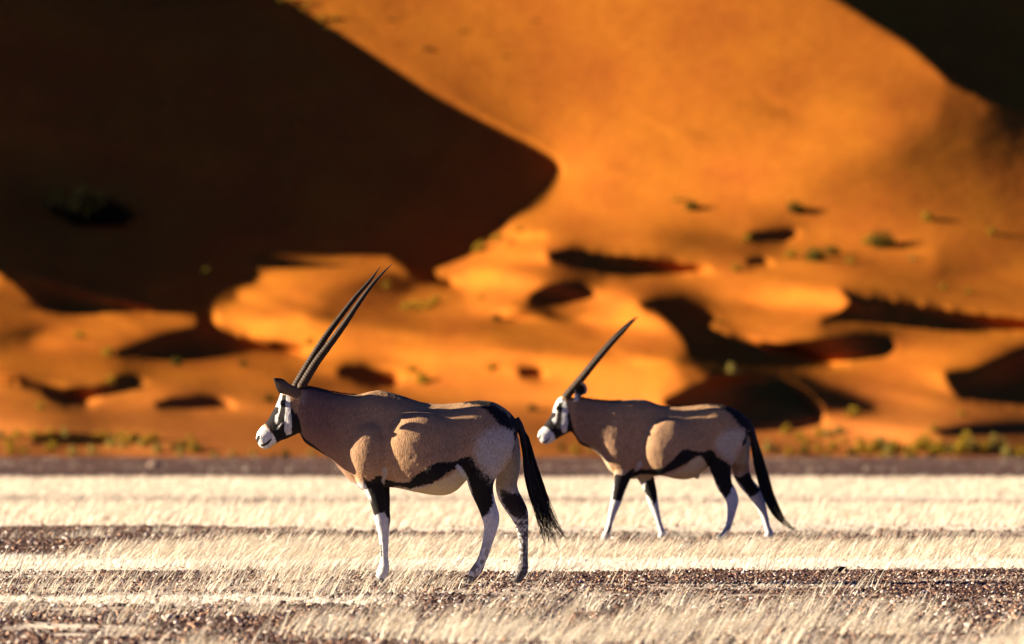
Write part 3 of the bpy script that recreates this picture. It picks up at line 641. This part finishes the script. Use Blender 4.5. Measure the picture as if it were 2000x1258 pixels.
        tp=[(905,778),(940,781),(955,786),(975,797),(990,808),(1005,826),(1004,842),(995,838),(980,833),(968,820),(955,806),(938,792),(905,788)]
        tp2=[(995,800),(1030,820),(1030,850),(1008,843),(1004,838),(998,822)]
        c=lay(c,np.maximum(polymask(px,py,tp,3,84,5),polymask(px,py,tp2,1,84,3)),BLACK)
        c=lay(c,polymask(px,py,[(1003,842),(1010,842),(1016,855),(1012,870),(1002,888),(1001,882),(1006,866)],.8,86,2)*near,BLACK)
        c=lay(c,sst(4,1,abs(py-np.interp(px,[800,830,870,905],[777,785,786,784])))*(px>790)*(px<915)*(abs(y)<14)*.9,BLACK)
        # mane line and throat line
        top=np.interp(px,[585,607,634,664,700,715],[757,755.5,762,768,772,768])
        c=lay(c,sst(7,1.5,py-top)*(px>590)*(px<706)*.75*(1-sst(12,20,abs(y-hy))),(.035,.025,.02))
        thr=np.interp(px,[583,586,597,620,644,660],[846,852,866,881,898,910])
        c=lay(c,sst(-1,1.5,py-thr+np.interp(px,[583,600,625,650],[9,9,6,2.5]))*(px>583)*sst(662,650,px)*sst(740,830,py),BLACK)
        c=lay(c,polymask(px,py,[(686,944),(700,950),(714,953),(716,966),(690,960)],1,88,3),BLACK)
        # forelegs
        fl=[(708,925),(716,938),(724,938),(740,928),(748,930),(752,945),(770,945),(768,1010),(757,1012),(751,1000),(742,1002),(732,1008),(726,1000),(714,955)]
        isf=(px<775)&(py>925)
        c=lay(c,polymask(px,py,fl,1,90,3)*isf*((y<-14)|(py>950))*1.0,BLACK)
        c=lay(c,near*isf*sst(-4,-1,-(px-np.interp(py,[935,946,971,1000],[711,712,722.5,728])))*sst(940,950,py)*sst(985,965,py)*.9,WHITE)  # white strip paints the sunlit front edge of the near foreleg
        c=lay(c,near*polymask(px,py,[(743,1062),(746,1064),(747,1086),(744,1090)],.8,91,1),BLACK)
        c=lay(c,near*polymask(px,py,[(747,915),(754,912),(758,922),(753,935),(750,948),(746,940),(748,928)],1.5,92,2)*.85,(.42,.38,.35))
        c=lay(c,far*isf*(py<1030)*sst(755,762,px)*.9,BLACK)
        c=lay(c,polymask(px,py,[(582,766),(592,760),(600,766),(600,780),(594,790),(586,784)],3,99,5)*near*.7,(.26,.21,.18))
        # ---- face
        f=(px<612)&(py<885)&(px<np.interp(py,[740,775,800,845,880],[600,590,583,590,600]))
        hd=f.astype(float)
        mz=[(490,880),(490,835),(508,828),(517,832),(525,839),(531,846),(537,852),(541,863),(538,885)]
        blk=[(520,829),(527,812),(537,798),(543,782),(550,765),(556,768),(552,800),(556,820),(548,835),(556,846),(575,800),(590,800),(592,840),(588,850),(540,870),(536,850),(528,838)]
        q=lambda poly,s=.5,sd=95,a=1.0: polymask(px,py,poly,s,sd,a)*hd
        c=lay(c,q([(520,829),(534,800),(540,795),(560,770),(575,790),(580,805),(592,835),(588,850),(541,868),(537,852),(527,838)]),BLACK)
        c=lay(c,q([(572,760),(600,760),(600,800),(578,808),(570,795)],2),np.array(COAT)*.9)
        c=lay(c,q([(545,766),(553,766),(550,780),(549,795),(545,812),(542,829),(538,824),(538,812),(539,796),(541,780)]),WHITE)
        c=lay(c,q([(560,770),(567,776),(569,800),(571,830),(570,847),(561,850),(557,842),(556,826),(558,805),(559,785)]),WHITE*.85)
        c=lay(c,q([(541,838),(550,826),(554,826),(547,834),(543,840)],.5),WHITE*.8)
        c=lay(c,q(mz),WHITE)
        c=lay(c,q([(553,770),(559,772),(558,782),(553,790),(549,789),(548,785),(551,780)],.5),BLACK)
        c=lay(c,q([(533,866),(541,862),(541,875),(520,880)],1)*.5,(.34,.25,.09))
        c=lay(c,q([(499,862),(504,851),(509,851),(508,858),(504,866)],.3,97,.6),BLACK)
        c=lay(c,q([(510,868.5),(518,866),(526,860),(531,855),(532,857.5),(527,866),(518,871.5),(511,872)],.3,98,.6),BLACK*2)
        # blaze on the bridge of the nose
        br=(nr[:,0]<-.45)&(py>795)&(py<828)&(px<545); c=lay(c,br*hd,BLACK)
        return c
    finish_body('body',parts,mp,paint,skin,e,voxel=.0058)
    hm=m_attr('horn_keratin',.6,.35,60,spec=.15); km=m_plain('hoof_keratin',(.15,.12,.10),.7,.2); dk=m_plain('dark_hair',(.012,.009,.008),.7,.3); ey=m_plain('eye_wet',(.01,.007,.005),.12,.6)
    horn([(590,757,hy-9,9),(592,751,hy-9,8.8),(617,710,hy-11,8.2),(640.6,678,hy-13,7.6),(671,637,hy-15,6.4),(699.5,595,hy-17,5),(725,560,hy-19,3.8),(747,535,hy-20,2.2),(766,516.5,hy-21,.4)],mp,e,hm)
    horn([(579,757,hy+9,9),(581,749,hy+9,8.6),(606.6,705,hy+11,7.6),(631,666,hy+13,6.7),(656.5,630,hy+15,5.6),(692.5,583,hy+17,4.6),(723,547.7,hy+19,2.8),(743,520.7,hy+21,.4)],mp,e,hm)
    cm=m_attr('ear_coat',.8,.25,120,trans=.15)
    def ec(V,rad):
        c=np.tile(np.array((.15,.095,.06)),(len(V),1)); edge=sst(.7,.9,rad)*sst(566,552,V[:,0]); c=lay(c,edge,BLACK); c=lay(c,sst(547,540,V[:,0]),BLACK)
        c=lay(c,sst(.9,1,rad)*sst(774,778,V[:,1])*sst(560,566,V[:,0]),CREAM); return c  # cream lower rim paints the sun glowing through the ear edge
    out=[(535,739),(545,738.5),(554,741),(562,747),(570,752),(581,757),(588,764),(588,776),(582,781),(570,775),(562,771.5),(552,769),(546,767),(541,758),(538,748)]
    ear(out,(585,770),hy-24,6,mp,e,cm,ec,lean=.25)
    ear([(a,b) for a,b in out],(585,770),hy+24,-6,mp,e,cm,ec,lean=-.25)
    for sg in (-1,1): ball('eye',552.3,786,hy+sg*21.5,4.2,mp,e,ey)
    hoof((729,1138),(752,1138),-27,9,mp,e,km,9); hoof((729,1131),(751,1131),27,9,mp,e,km,9)
    hoof((904,1136),(932,1136),-33,12,mp,e,km,9); hoof((989,1141),(1021,1141),32,12,mp,e,km,9,down=1)
    mane([(586,757),(607,755.5),(634,762),(664,768),(705,772)],mp,e,dk,700,3.6,[hy+3,hy+6,hy+10,hy+16,-4],2.2)
    tail([(1006,818,8),(1014,832,8),(1021,850,7),(1027,870,6.5),(1031,890,5.5),(1034,910,4)],
         {'env':[(1016,832,6),(1023,852,8),(1030,880,10),(1036,910,13),(1043,940,16),(1050,965,17),(1057,988,16),(1064,1008,15)],'tips':[(1103,1050),(1088,1069),(1062,1058),(1076,1044),(1055,1036),(1092,1046),(1070,1052),(1084,1030),(1050,1022)]},mp,e,dk,dk,n=620,w=2.1)
    return e
def build_oryx2():
    mp=Map(1320,1060.5,F/93.5,93.5); e=empty('oryx',((1320-1000)/F*93.5,93.5,float(plain_z(np.array(93.5)))))
    tag(e,'smaller oryx further back on the right, walking, its horns overlapping into one','antelope','oryx walking over the pan')
    skin=bpy.data.materials['oryx_coat']; hy=-22
    parts=[]
    head=[((1049.5,851),(1057,865),6.5,hy,0),((1053,841),(1067,868),11,hy,0),((1060,834),(1079,863),12,hy,0),((1069,821.5),(1091,855.5),12.5,hy,0),((1077,808.5),(1103,849),14,hy,0),((1081.5,795.5),(1113,844),17,hy,.1),((1088,781),(1124,836),19,hy+1,.1),((1100,773),(1133,822),18,hy+2,0),((1116,775),(1138,808),12,hy+3,0)]
    parts.append(torso(head))
    neck=[((1106,783),(1106,835),12,hy+2),((1120,776),(1121,850),18,hy+3),((1139,776.5),(1133,867),22,hy+5,.05),((1168,781),(1155,877.5),28,hy+8,.05),((1196,782.5),(1175,893),36,hy+12,.05),((1220,781),(1193,921),43,-6,.05),((1248,779),(1222,935),46,-2,.1),((1272,784),(1256,934),48,0,.2),((1298,793),(1290,930),56,0,.28),((1325,794.5),(1322,936),60,0,.3),((1352,792),(1348,935.5),59,0,.28),((1378,789),(1372,923),54,0,.2),((1404,789),(1392,903),50,0,.1),((1427,795),(1412,890),44,0,.1),((1446,805),(1434,878),35,0,.1),((1460,820),(1450,862),22,0,.1),((1466,833),(1460,852),11,0,0)]
    parts.append(torso(neck))
    for sg in (-1,1):
        parts.append(ellips(1222,884,sg*30-1,34,42,11,-.1)); parts.append(ellips(1219,915,sg*26,18,24,12,0))
        parts.append(ellips(1308,874,sg*38,56,58,28,.05)); parts.append(ellips(1424,862,sg*24,34,46,24,.15)); parts.append(ellips(1395,808,sg*22,26,12,16,-.1))
        parts.append(ellips(1098,828,hy+sg*10,11,15,6,.5)); parts.append(ellips(1088,797,hy+sg*15.5,5.5,5,4,0))
    parts.append(ellips(1361,930,-4,6,6,5,0))
    parts.append(tube([(1221,895,-24,24,14),(1219,916,-24,20,12.5),(1214,936,-23,16,11),(1208.5,958,-22,12.4,9.5),(1204,976,-22,10.8,9.5),(1200,989,-21,9.6,8.5),(1196,1002,-21,7.8,7),(1191,1022,-21,5.8,5.6),(1186.5,1038,-21,6.4,6),(1183,1047,-21,7.6,7),(1178.5,1056,-21,7,6.4)]))
    parts.append(tube([(1245,895,24,24,14),(1256,920,24,19,13),(1264,938,24,15,11),(1271,958,23,12,9.5),(1275,976,22,10.5,9),(1279,990,22,8.6,7.6),(1283,1004,21,6.5,6.2),(1288,1022,21,5.4,5.2),(1292,1036,21,6.2,6),(1294,1044,21,7.4,7),(1290,1052,21,7,6.5)]))
    parts.append(tube([(1418,842,-26,34,20),(1412,880,-29,30,19),(1407,905,-29,24.5,17),(1409,925,-28,19,14),(1415,948,-27,15.5,11),(1424,962,-26,14.6,9.6),(1429.5,976,-26,13,9.4),(1429.5,990,-26,10.6,8.4),(1426.5,1008,-25,8,7),(1422,1026,-25,6.8,6.4),(1417,1038,-25,7.4,6.8),(1411.5,1047,-25,8.2,7.2),(1405,1055,-25,7.4,6.8)]))
    parts.append(tube([(1436,840,26,26,18),(1449,872,27,17,16),(1447,900,27,17,15),(1448,922,26,17,13),(1457.5,943,26,15,11),(1471,959,25,14.2,10),(1481,976,25,12.4,9),(1489,994,25,9,7.6),(1495,1012,25,6.6,6.4),(1499.5,1030,25,6.2,6),(1503,1041,25,7.6,7),(1500,1050,25,7.4,7)]))
    def paint(px,py,y,nr,P):
        c=coat_base(px,py,P,0); near=y<0; far=~near
        c=lay(c,sst(1220,1150,px)*sst(1110,1135,px)*.5,(.15,.078,.058)); c=lay(c,.4*sst(805,790,py)*sst(1200,1260,px),(.27,.15,.075))  # browner neck, darkened to paint in the shade on it
        c=lay(c,sst(915,950,py),WHITE*.92)
        c=lay(c,polymask(px,py,[(1228,934),(1262,928),(1300,930),(1330,916),(1352,898),(1368,890),(1380,905),(1390,925),(1360,942),(1300,942),(1228,942)],1.5,160,3),CREAM*1.1)
        c=lay(c,polymask(px,py,[(1140,868),(1160,874),(1183,893),(1200,925),(1205,905),(1185,880)],3,161,4)*.0+sst(-9,-1,py-np.interp(px,[1150,1168,1183,1195,1204],[876,884,900,922,940]))*(px>1150)*(px<1206)*(py<938)*.8,CREAM)  # cream along the chest front paints the sunlight that hits it
        st=[(1232,930),(1236,922),(1250,917),(1275,916),(1294,914),(1306,905),(1318,892),(1332,879),(1343,877),(1360,882),(1374,883),(1385,878),(1394,881),(1400,892),(1416,901),(1428,911),(1429,930),(1431,950),(1424,966),(1416,974),(1410,965),(1398,944),(1386,918),(1374,896),(1366,890),(1355,893),(1340,905),(1322,914),(1300,925),(1280,928),(1255,926),(1240,930),(1230,936)]
        c=lay(c,polymask(px,py,st,1,164,3)*(1-far*(px>1380)),BLACK)
        c=lay(c,far*polymask(px,py,[(1430,928),(1445,932),(1466,920),(1474,945),(1486,956),(1478,965),(1466,972),(1452,955),(1440,938)],1.2,166,3),BLACK)
        c=lay(c,sst(985,1045,py)*sst(.45,.6,vnoise(P*np.array([1,.5,1]),.3,171))*.6*(px>1380)*near,(.07,.055,.05))
        c=lay(c,far*(px>1425)*sst(912,900,py)*sst(850,868,py),CREAM)
        c=lay(c,polymask(px,py,[(1396,858),(1412,842),(1440,838),(1455,845),(1452,866),(1440,886),(1430,906),(1410,890),(1395,875)],6,180,8)*.75,(.50,.42,.32))
        tp=[(1370,786),(1404,787),(1425,793),(1444,803),(1462,818),(1472,836),(1458,845),(1454,838),(1444,832),(1434,818),(1420,804),(1404,794),(1370,789)]
        c=lay(c,polymask(px,py,tp,2,184,4),BLACK)
        c=lay(c,polymask(px,py,[(1456,838),(1466,848),(1462,858),(1450,872),(1449,866),(1456,850)],.8,186,2)*near,BLACK)
        top=np.interp(px,[1118,1139,1168,1196,1215],[776,776.5,781,782.5,782]); c=lay(c,sst(6,1,py-top)*(px>1122)*(px<1214)*.75*(1-sst(9,15,abs(y-hy))),(.035,.025,.02))
        thr=np.interp(px,[1115,1121,1133,1155,1165],[845,850,867,877.5,884]); c=lay(c,sst(-1,1.2,py-thr+np.interp(px,[1115,1130,1145,1158],[7,6,5,2]))*(px>1115)*sst(1158,1150,px)*sst(740,830,py),BLACK)
        isf=(px<1300)&(py>905)
        c=lay(c,near*polymask(px,py,[(1200,926),(1218,928),(1236,914),(1240,918),(1232,935),(1222,958),(1214,980),(1204,977),(1195,976),(1198,955)],1,190,2)*isf,BLACK)
        c=lay(c,far*polymask(px,py,[(1262,940),(1272,936),(1280,925),(1290,960),(1283,976),(1280,985),(1272,978),(1258,960)],1,192,2)*(px<1300),BLACK)
        c=lay(c,near*polymask(px,py,[(1190,1028),(1194,1026),(1191,1038),(1184,1046),(1181,1046)],.5,191,.6),BLACK)
        c=lay(c,near*polymask(px,py,[(1246,902),(1252,900),(1254,910),(1246,918),(1240,920)],1,193,2)*.85,(.42,.38,.35))
        hd=(((px<1140)&(py<880)&(px<np.interp(py,[765,790,815,845,880],[1118,1112,1114,1122,1130])))).astype(float)
        q=lambda poly,s=.6,sd=195,a=1.4: polymask(px,py,poly,s,sd,a)*hd
        c=lay(c,q([(1060,838),(1076,808),(1086,792),(1100,778),(1112,800),(1122,830),(1120,846),(1084,862),(1080,850),(1070,838)]),BLACK)
        c=lay(c,q([(1106,774),(1125,774),(1125,812),(1112,808),(1106,795)],2),np.array(COAT)*.9)
        c=lay(c,q([(1088,778),(1096,774),(1098,782),(1092,795),(1088,806),(1087,820),(1083,829),(1079,822),(1079,808),(1082,795)]),WHITE)
        c=lay(c,q([(1100,782),(1105,785),(1108,800),(1109,825),(1106,844),(1099,846),(1096,836),(1097,815),(1098,798)]),WHITE*.85)
        c=lay(c,q([(1040,870),(1040,842),(1054,832),(1066,834),(1076,842),(1083,850),(1086,862),(1070,875)]),WHITE)
        c=lay(c,q([(1091,785),(1097,788),(1095,799),(1089,801),(1087,797)],.4),BLACK)
        c=lay(c,q([(1051,856),(1054,848),(1057,849),(1055,857),(1052,861)],.3,197,.5),BLACK)
        c=lay(c,q([(1058,862),(1066,861),(1074,854),(1076,853),(1072,860),(1066,865),(1060,866)],.3,198,.5),BLACK*2)
        br=(nr[:,0]<-.45)&(py>806)&(py<834)&(px<1086); c=lay(c,br*hd,BLACK)
        return c
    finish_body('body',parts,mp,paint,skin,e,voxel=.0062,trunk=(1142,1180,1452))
    M=bpy.data.materials; hm,km,dk,ey,cm=[M[k] for k in ('horn_keratin','hoof_keratin','dark_hair','eye_wet','ear_coat')]
    horn([(1106,779,hy-7,7.6),(1110,771,hy-7,7.4),(1137.5,738.5,hy-8,6.6),(1164,706,hy-9.5,5.8),(1192,673,hy-11,5.2),(1216,648,hy-12,3.8),(1233,631,hy-13,2.2),(1247,619,hy-14,.4)],mp,e,hm)
    horn([(1104,778,hy+7,7.6),(1108,770,hy+7,7.2),(1135.5,737,hy+8,6.4),(1162,704,hy+9.5,5.6),(1190,671,hy+11,5.0),(1213,645.5,hy+12,3.6),(1229,630,hy+13,2),(1243.5,617.5,hy+14,.4)],mp,e,hm)
    def ec(V,rad):
        c=np.tile(BLACK*1.3,(len(V),1)); c=lay(c,sst(.7,.86,rad),(.50,.37,.24)); c=lay(c,sst(767,773,V[:,1])*sst(1132,1126,V[:,0]),WHITE); return c
    out=[(1120,784),(1122,772),(1122,760),(1126,751),(1135,746.5),(1143,750),(1147,760),(1144,769),(1136,773),(1128,784)]
    ear(out,(1124,784),hy-14,-6,mp,e,cm,ec,thick=2); ear(out,(1124,784),hy+14,6,mp,e,cm,ec,thick=2)
    for sg in (-1,1): ball('eye',1089.5,797,hy+sg*17,3.3,mp,e,ey)
    hoof((1168,1061),(1186,1061),-21,7,mp,e,km,7); hoof((1283,1058),(1301,1058),21,7,mp,e,km,7)
    hoof((1391,1061),(1412,1061),-25,7,mp,e,km,7); hoof((1489,1057),(1508,1057),25,8,mp,e,km,7)
    mane([(1122,776),(1139,776.5),(1168,781),(1196,782.5),(1214,782)],mp,e,dk,500,2.8,[hy+3,hy+5,hy+8,hy+12,-4],2.0)
    tail([(1455,822,8),(1464,836,8),(1470,852,7.5),(1475,872,6.5),(1479,892,5)],
         {'env':[(1466,840,7),(1472,860,8),(1478,885,9.5),(1485,915,11),(1492,940,12),(1499,962,11),(1507,982,10.5),(1517,1002,9),(1529,1018,6),(1541,1028,4)],'tips':[(1552,1037),(1549,1033),(1545,1035),(1538,1030),(1517,1027),(1530,1027)],'wisp':.06},mp,e,dk,dk,n=480,w=1.4,seed=9)
    return e
# ------------------------------------------------------------------ numbers
SAND_A=(.265,.071,.011); SAND_B=(.345,.109,.012)
GRAVEL=(.075,.040,.028); GRAVEL_FAR=(.085,.043,.030); DUST=(.70,.58,.45)
STRAW=(.68,.57,.41); STRAW_W=(.80,.73,.60); STRAW_F=(.70,.59,.43); COAT=(.40,.228,.116)
FAST=False
# world, sun, camera
w=bpy.data.worlds.new('World'); SC.world=w; w.use_nodes=True; nt=w.node_tree; bg=nt.nodes['Background']
sk=nt.nodes.new('ShaderNodeTexSky'); sk.sky_type='NISHITA'; sk.sun_disc=False; sk.sun_elevation=SUN_EL; sk.sun_rotation=math.radians(270)+SUN_AZ; sk.air_density=.2; sk.dust_density=.0; sk.ozone_density=10
nt.links.new(sk.outputs[0],bg.inputs[0]); bg.inputs[1].default_value=.05
L=bpy.data.lights.new('sun','SUN'); L.energy=5; L.angle=math.radians(.5); L.color=(1,.86,.66); lo=bpy.data.objects.new('sun',L); C.objects.link(lo)
sd=Vector((math.cos(SUN_EL)*math.cos(SUN_AZ),-math.cos(SUN_EL)*math.sin(SUN_AZ),-math.sin(SUN_EL))); lo.rotation_euler=sd.to_track_quat('-Z','Y').to_euler(); lo.location=(-20,60,20)
cam=bpy.data.cameras.new('camera'); co=bpy.data.objects.new('camera',cam); C.objects.link(co); SC.camera=co
cam.lens=400; cam.sensor_width=36; cam.clip_start=1; cam.clip_end=20000; co.location=(0,0,CAMH); co.rotation_euler=(math.pi/2+math.atan(170/F),0,0)
cam.dof.use_dof=True; cam.dof.focus_distance=72.2; cam.dof.aperture_fstop=5.8
SC.view_settings.view_transform='Standard'; SC.view_settings.look='None'; SC.view_settings.gamma=1; SC.view_settings.exposure=2.1
SC.render.engine='CYCLES'
build_plain(); build_grass(); build_gravel()
dunes,at=build_dunes()
build_oryx1(); build_oryx2()
rock(600,75.5,.045,(.03,.022,.02),'small black stone on the gravel left of the foreleg of the larger oryx',3)
rock(1641,76.5,.04,(.02,.015,.015),'small black stone alone on the bare gravel at right',5)
rock(303,430,.2,(.22,.14,.10),'pale blurred stone on the far brown flat, left of the larger oryx',8)
rock(1290,60.5,.05,(.07,.035,.03),'dark red stone among blurred foreground grass',11)
# ------------------------------------------------------------------ shrubs
leaf=m_attr('shrub_leaf',.9,.2,3,trans=.3,spec=0)
SH=[shrub_mesh('shrub',420,s,.10) for s in (1,2,3)]
SHG=[shrub_mesh('shrub_green',520,s,.10,((.09,.075,.012),(.17,.13,.02),(.05,.04,.01))) for s in (4,5)]
SHP=[shrub_mesh('shrub_pale',420,s,.10,((.34,.26,.06),(.42,.33,.09),(.20,.17,.04))) for s in (6,7)]
def shrub(u,v,r,label,group=None,kind=0,tall=1.0):
    me={0:SH,1:SHG,2:SHP}[kind]; me=me[int(rng.integers(len(me)))]
    P=at(u,v); o=obj('shrub',me,leaf,loc=tuple(P)); s=r/F*P[1]; o.scale=(s,s,s*1.15*tall); o.rotation_euler=(0,0,rng.uniform(0,6.28)); o.location.z-=s*.12
    tag(o,label,'shrub',group); return o
ONE=[(1350,410,20,'dark green shrub alone on the smooth orange slope, below the big dune face',1),(1322,393,9,'tiny shrub just up the slope from the lone dark shrub',0),
(1552,414,21,'round dark green shrub with short shadow, on the slope above the shrub cluster',1),(1810,430,17,'golden shrub casting a long thin shadow to the right',0),(1938,457,13,'small golden shrub close to the right edge of the slope',0),
(1460,470,13,'golden shrub at the left tip of a dark hollow on the slope',0),(1720,482,32,'largest dark green shrub of the slope, right of the shrub cluster',1),(1692,476,14,'small golden shrub touching the left of the largest dark shrub',0),
(1592,510,28,'dark green shrub in the middle of the shrub cluster',1),(1625,498,18,'green shrub at the right of the shrub cluster',1),(1545,503,16,'golden shrub at the left end of the shrub cluster',0),(1660,514,13,'low brownish shrub just right of the shrub cluster',0),
(1438,530,15,'golden shrub beside a small dark hollow on the ridge line',0),(1782,508,9,'small pale round shrub below the largest dark shrub',2),(1843,566,12,'dim shrub on the smooth slope over the long right hand shadow',0),(1890,574,11,'golden shrub on the smooth slope over the long right hand shadow',0),
(938,492,19,'golden shrub at the corner of the huge shadow, lower of three',0),(973,470,14,'golden shrub at the corner of the huge shadow, middle of three',0),(1012,452,10,'small shrub at the corner of the huge shadow, upper of three',0),
(402,534,11,'green shrub in the huge shadow above the pale sand lobe',1),(755,562,11,'yellow shrub right of the horn tips',0),(210,694,17,'golden shrub at the left tip of the middle dark hollow',0),(155,660,15,'brownish shrub on the lit sand at far left',0),
(345,713,15,'green shrub on the lower lip of the middle dark hollow',1),(475,715,13,'green shrub in front of the larger oryx, left of its horns',1),(604,672,14,'yellow shrub right behind the horns of the larger oryx',0),(216,748,14,'yellow shrub at the head of the lower left hollow',0),(78,798,14,'yellow shrub below the lower left hollow',0),
(826,750,25,'wide golden shrub above the back of the larger oryx',0),(804,726,13,'small golden shrub just up the slope from the wide one',0),(960,722,15,'golden shrub above the rump of the larger oryx',0),(1430,728,18,'yellow green shrub where two dark hollows meet, above the smaller oryx',2),
(1668,814,20,'golden shrub right of the round dark hollow with a short shadow',0),(527,784,14,'dim shrub directly in front of the forehead of the larger oryx',1),(1040,802,14,'green shrub between the two oryx, ahead of the forehead of the smaller one',1),
(1825,842,13,'golden shrub at the left tip of the thin lower right shadow',0),(940,582,9,'small shrub on bright sand left of the oval hollow',0),(970,625,13,'low dark shrub below left of the oval hollow',1),(1404,632,9,'small green shrub on the right lip of the curled hollow',1),(1878,812,12,'golden shrub under the right hand hollow',0)]
for u,v,r,l,k in ONE: shrub(u,v,r,l,None,k)
G1='golden shrubs scattered on the dunes'
for (a,b,n,g,l,r0,r1) in [
  ([(790,605),(805,598),(822,594),(838,600),(852,592),(815,606)],None,0,'golden shrubs in the cluster right of the horns','golden shrub in the low cluster on the sand right of the horns',10,16),
  ([(628,40),(592,22),(548,6),(640,60),(655,38),(603,8),(570,2)],None,0,'golden shrubs on the crest at the top','tiny golden shrub along the diagonal crest at the top of the big dune',7,10),
  ([(150,240),(190,228),(220,218),(236,222),(290,208),(320,205),(300,252),(360,190),(245,272),(60,320),(560,360),(612,378),(570,430),(575,240),(205,244)],None,0,'shrubs in the huge shadow','faint shrub deep in the huge shadow of the upper left dune',6,9)]:
    for (u,v) in a: shrub(u,v,rng.uniform(r0,r1),l,g,0)
for (u,v) in [(832,97),(905,62),(1045,42),(985,110),(760,40)]: shrub(u,v,rng.uniform(4,7),'tiny dry tuft on the streaked sand near the top, right of the diagonal crest','tufts near the top of the big dune',1)
def row(n,u0,u1,v0,v1,r0,r1,label,group,kinds,tall=1.2):
    for k in range(n):
        u=u0+(u1-u0)*(k+rng.uniform(.1,.9))/n; shrub(u,rng.uniform(v0,v1),rng.uniform(r0,r1),label,group,int(rng.choice(kinds)),tall)
row(14,-30,260,850,868,11,17,'golden shrub in the upper row along the foot of the left dunes','shrubs in the upper row at the foot of the left dunes',[0,0,0,2])
row(12,0,400,872,893,11,19,'pale green or golden shrub in the lower row at the edge of the left flat','shrubs in the lower row at the foot of the left dunes',[0,0,2])
row(7,260,400,850,885,10,17,'golden shrub at the right end of the left shrub rows','shrubs at the right end of the left rows',[0,0,1])
row(7,400,660,888,894,8,12,'small green shrub at the edge of the flat under the head of the larger oryx','small shrubs at the edge of the flat',[1,0,2])
row(6,1090,1230,876,894,9,15,'blurred green shrub at the edge of the flat between the two oryx','shrubs between the two oryx',[1,0,2])
row(7,1530,1660,846,868,10,17,'golden shrub under the round dark hollow behind the tail','shrubs under the round hollow',[0,0,2])
row(12,1490,1760,876,896,10,17,'golden shrub at the edge of the flat behind the tail of the smaller oryx','shrubs behind the tail',[0,0,2,1])
row(24,1680,2080,872,897,11,21,'tall golden shrub in the dense belt at the lower right foot of the dunes','dense belt of shrubs at lower right',[0,0,0,2],1.5)
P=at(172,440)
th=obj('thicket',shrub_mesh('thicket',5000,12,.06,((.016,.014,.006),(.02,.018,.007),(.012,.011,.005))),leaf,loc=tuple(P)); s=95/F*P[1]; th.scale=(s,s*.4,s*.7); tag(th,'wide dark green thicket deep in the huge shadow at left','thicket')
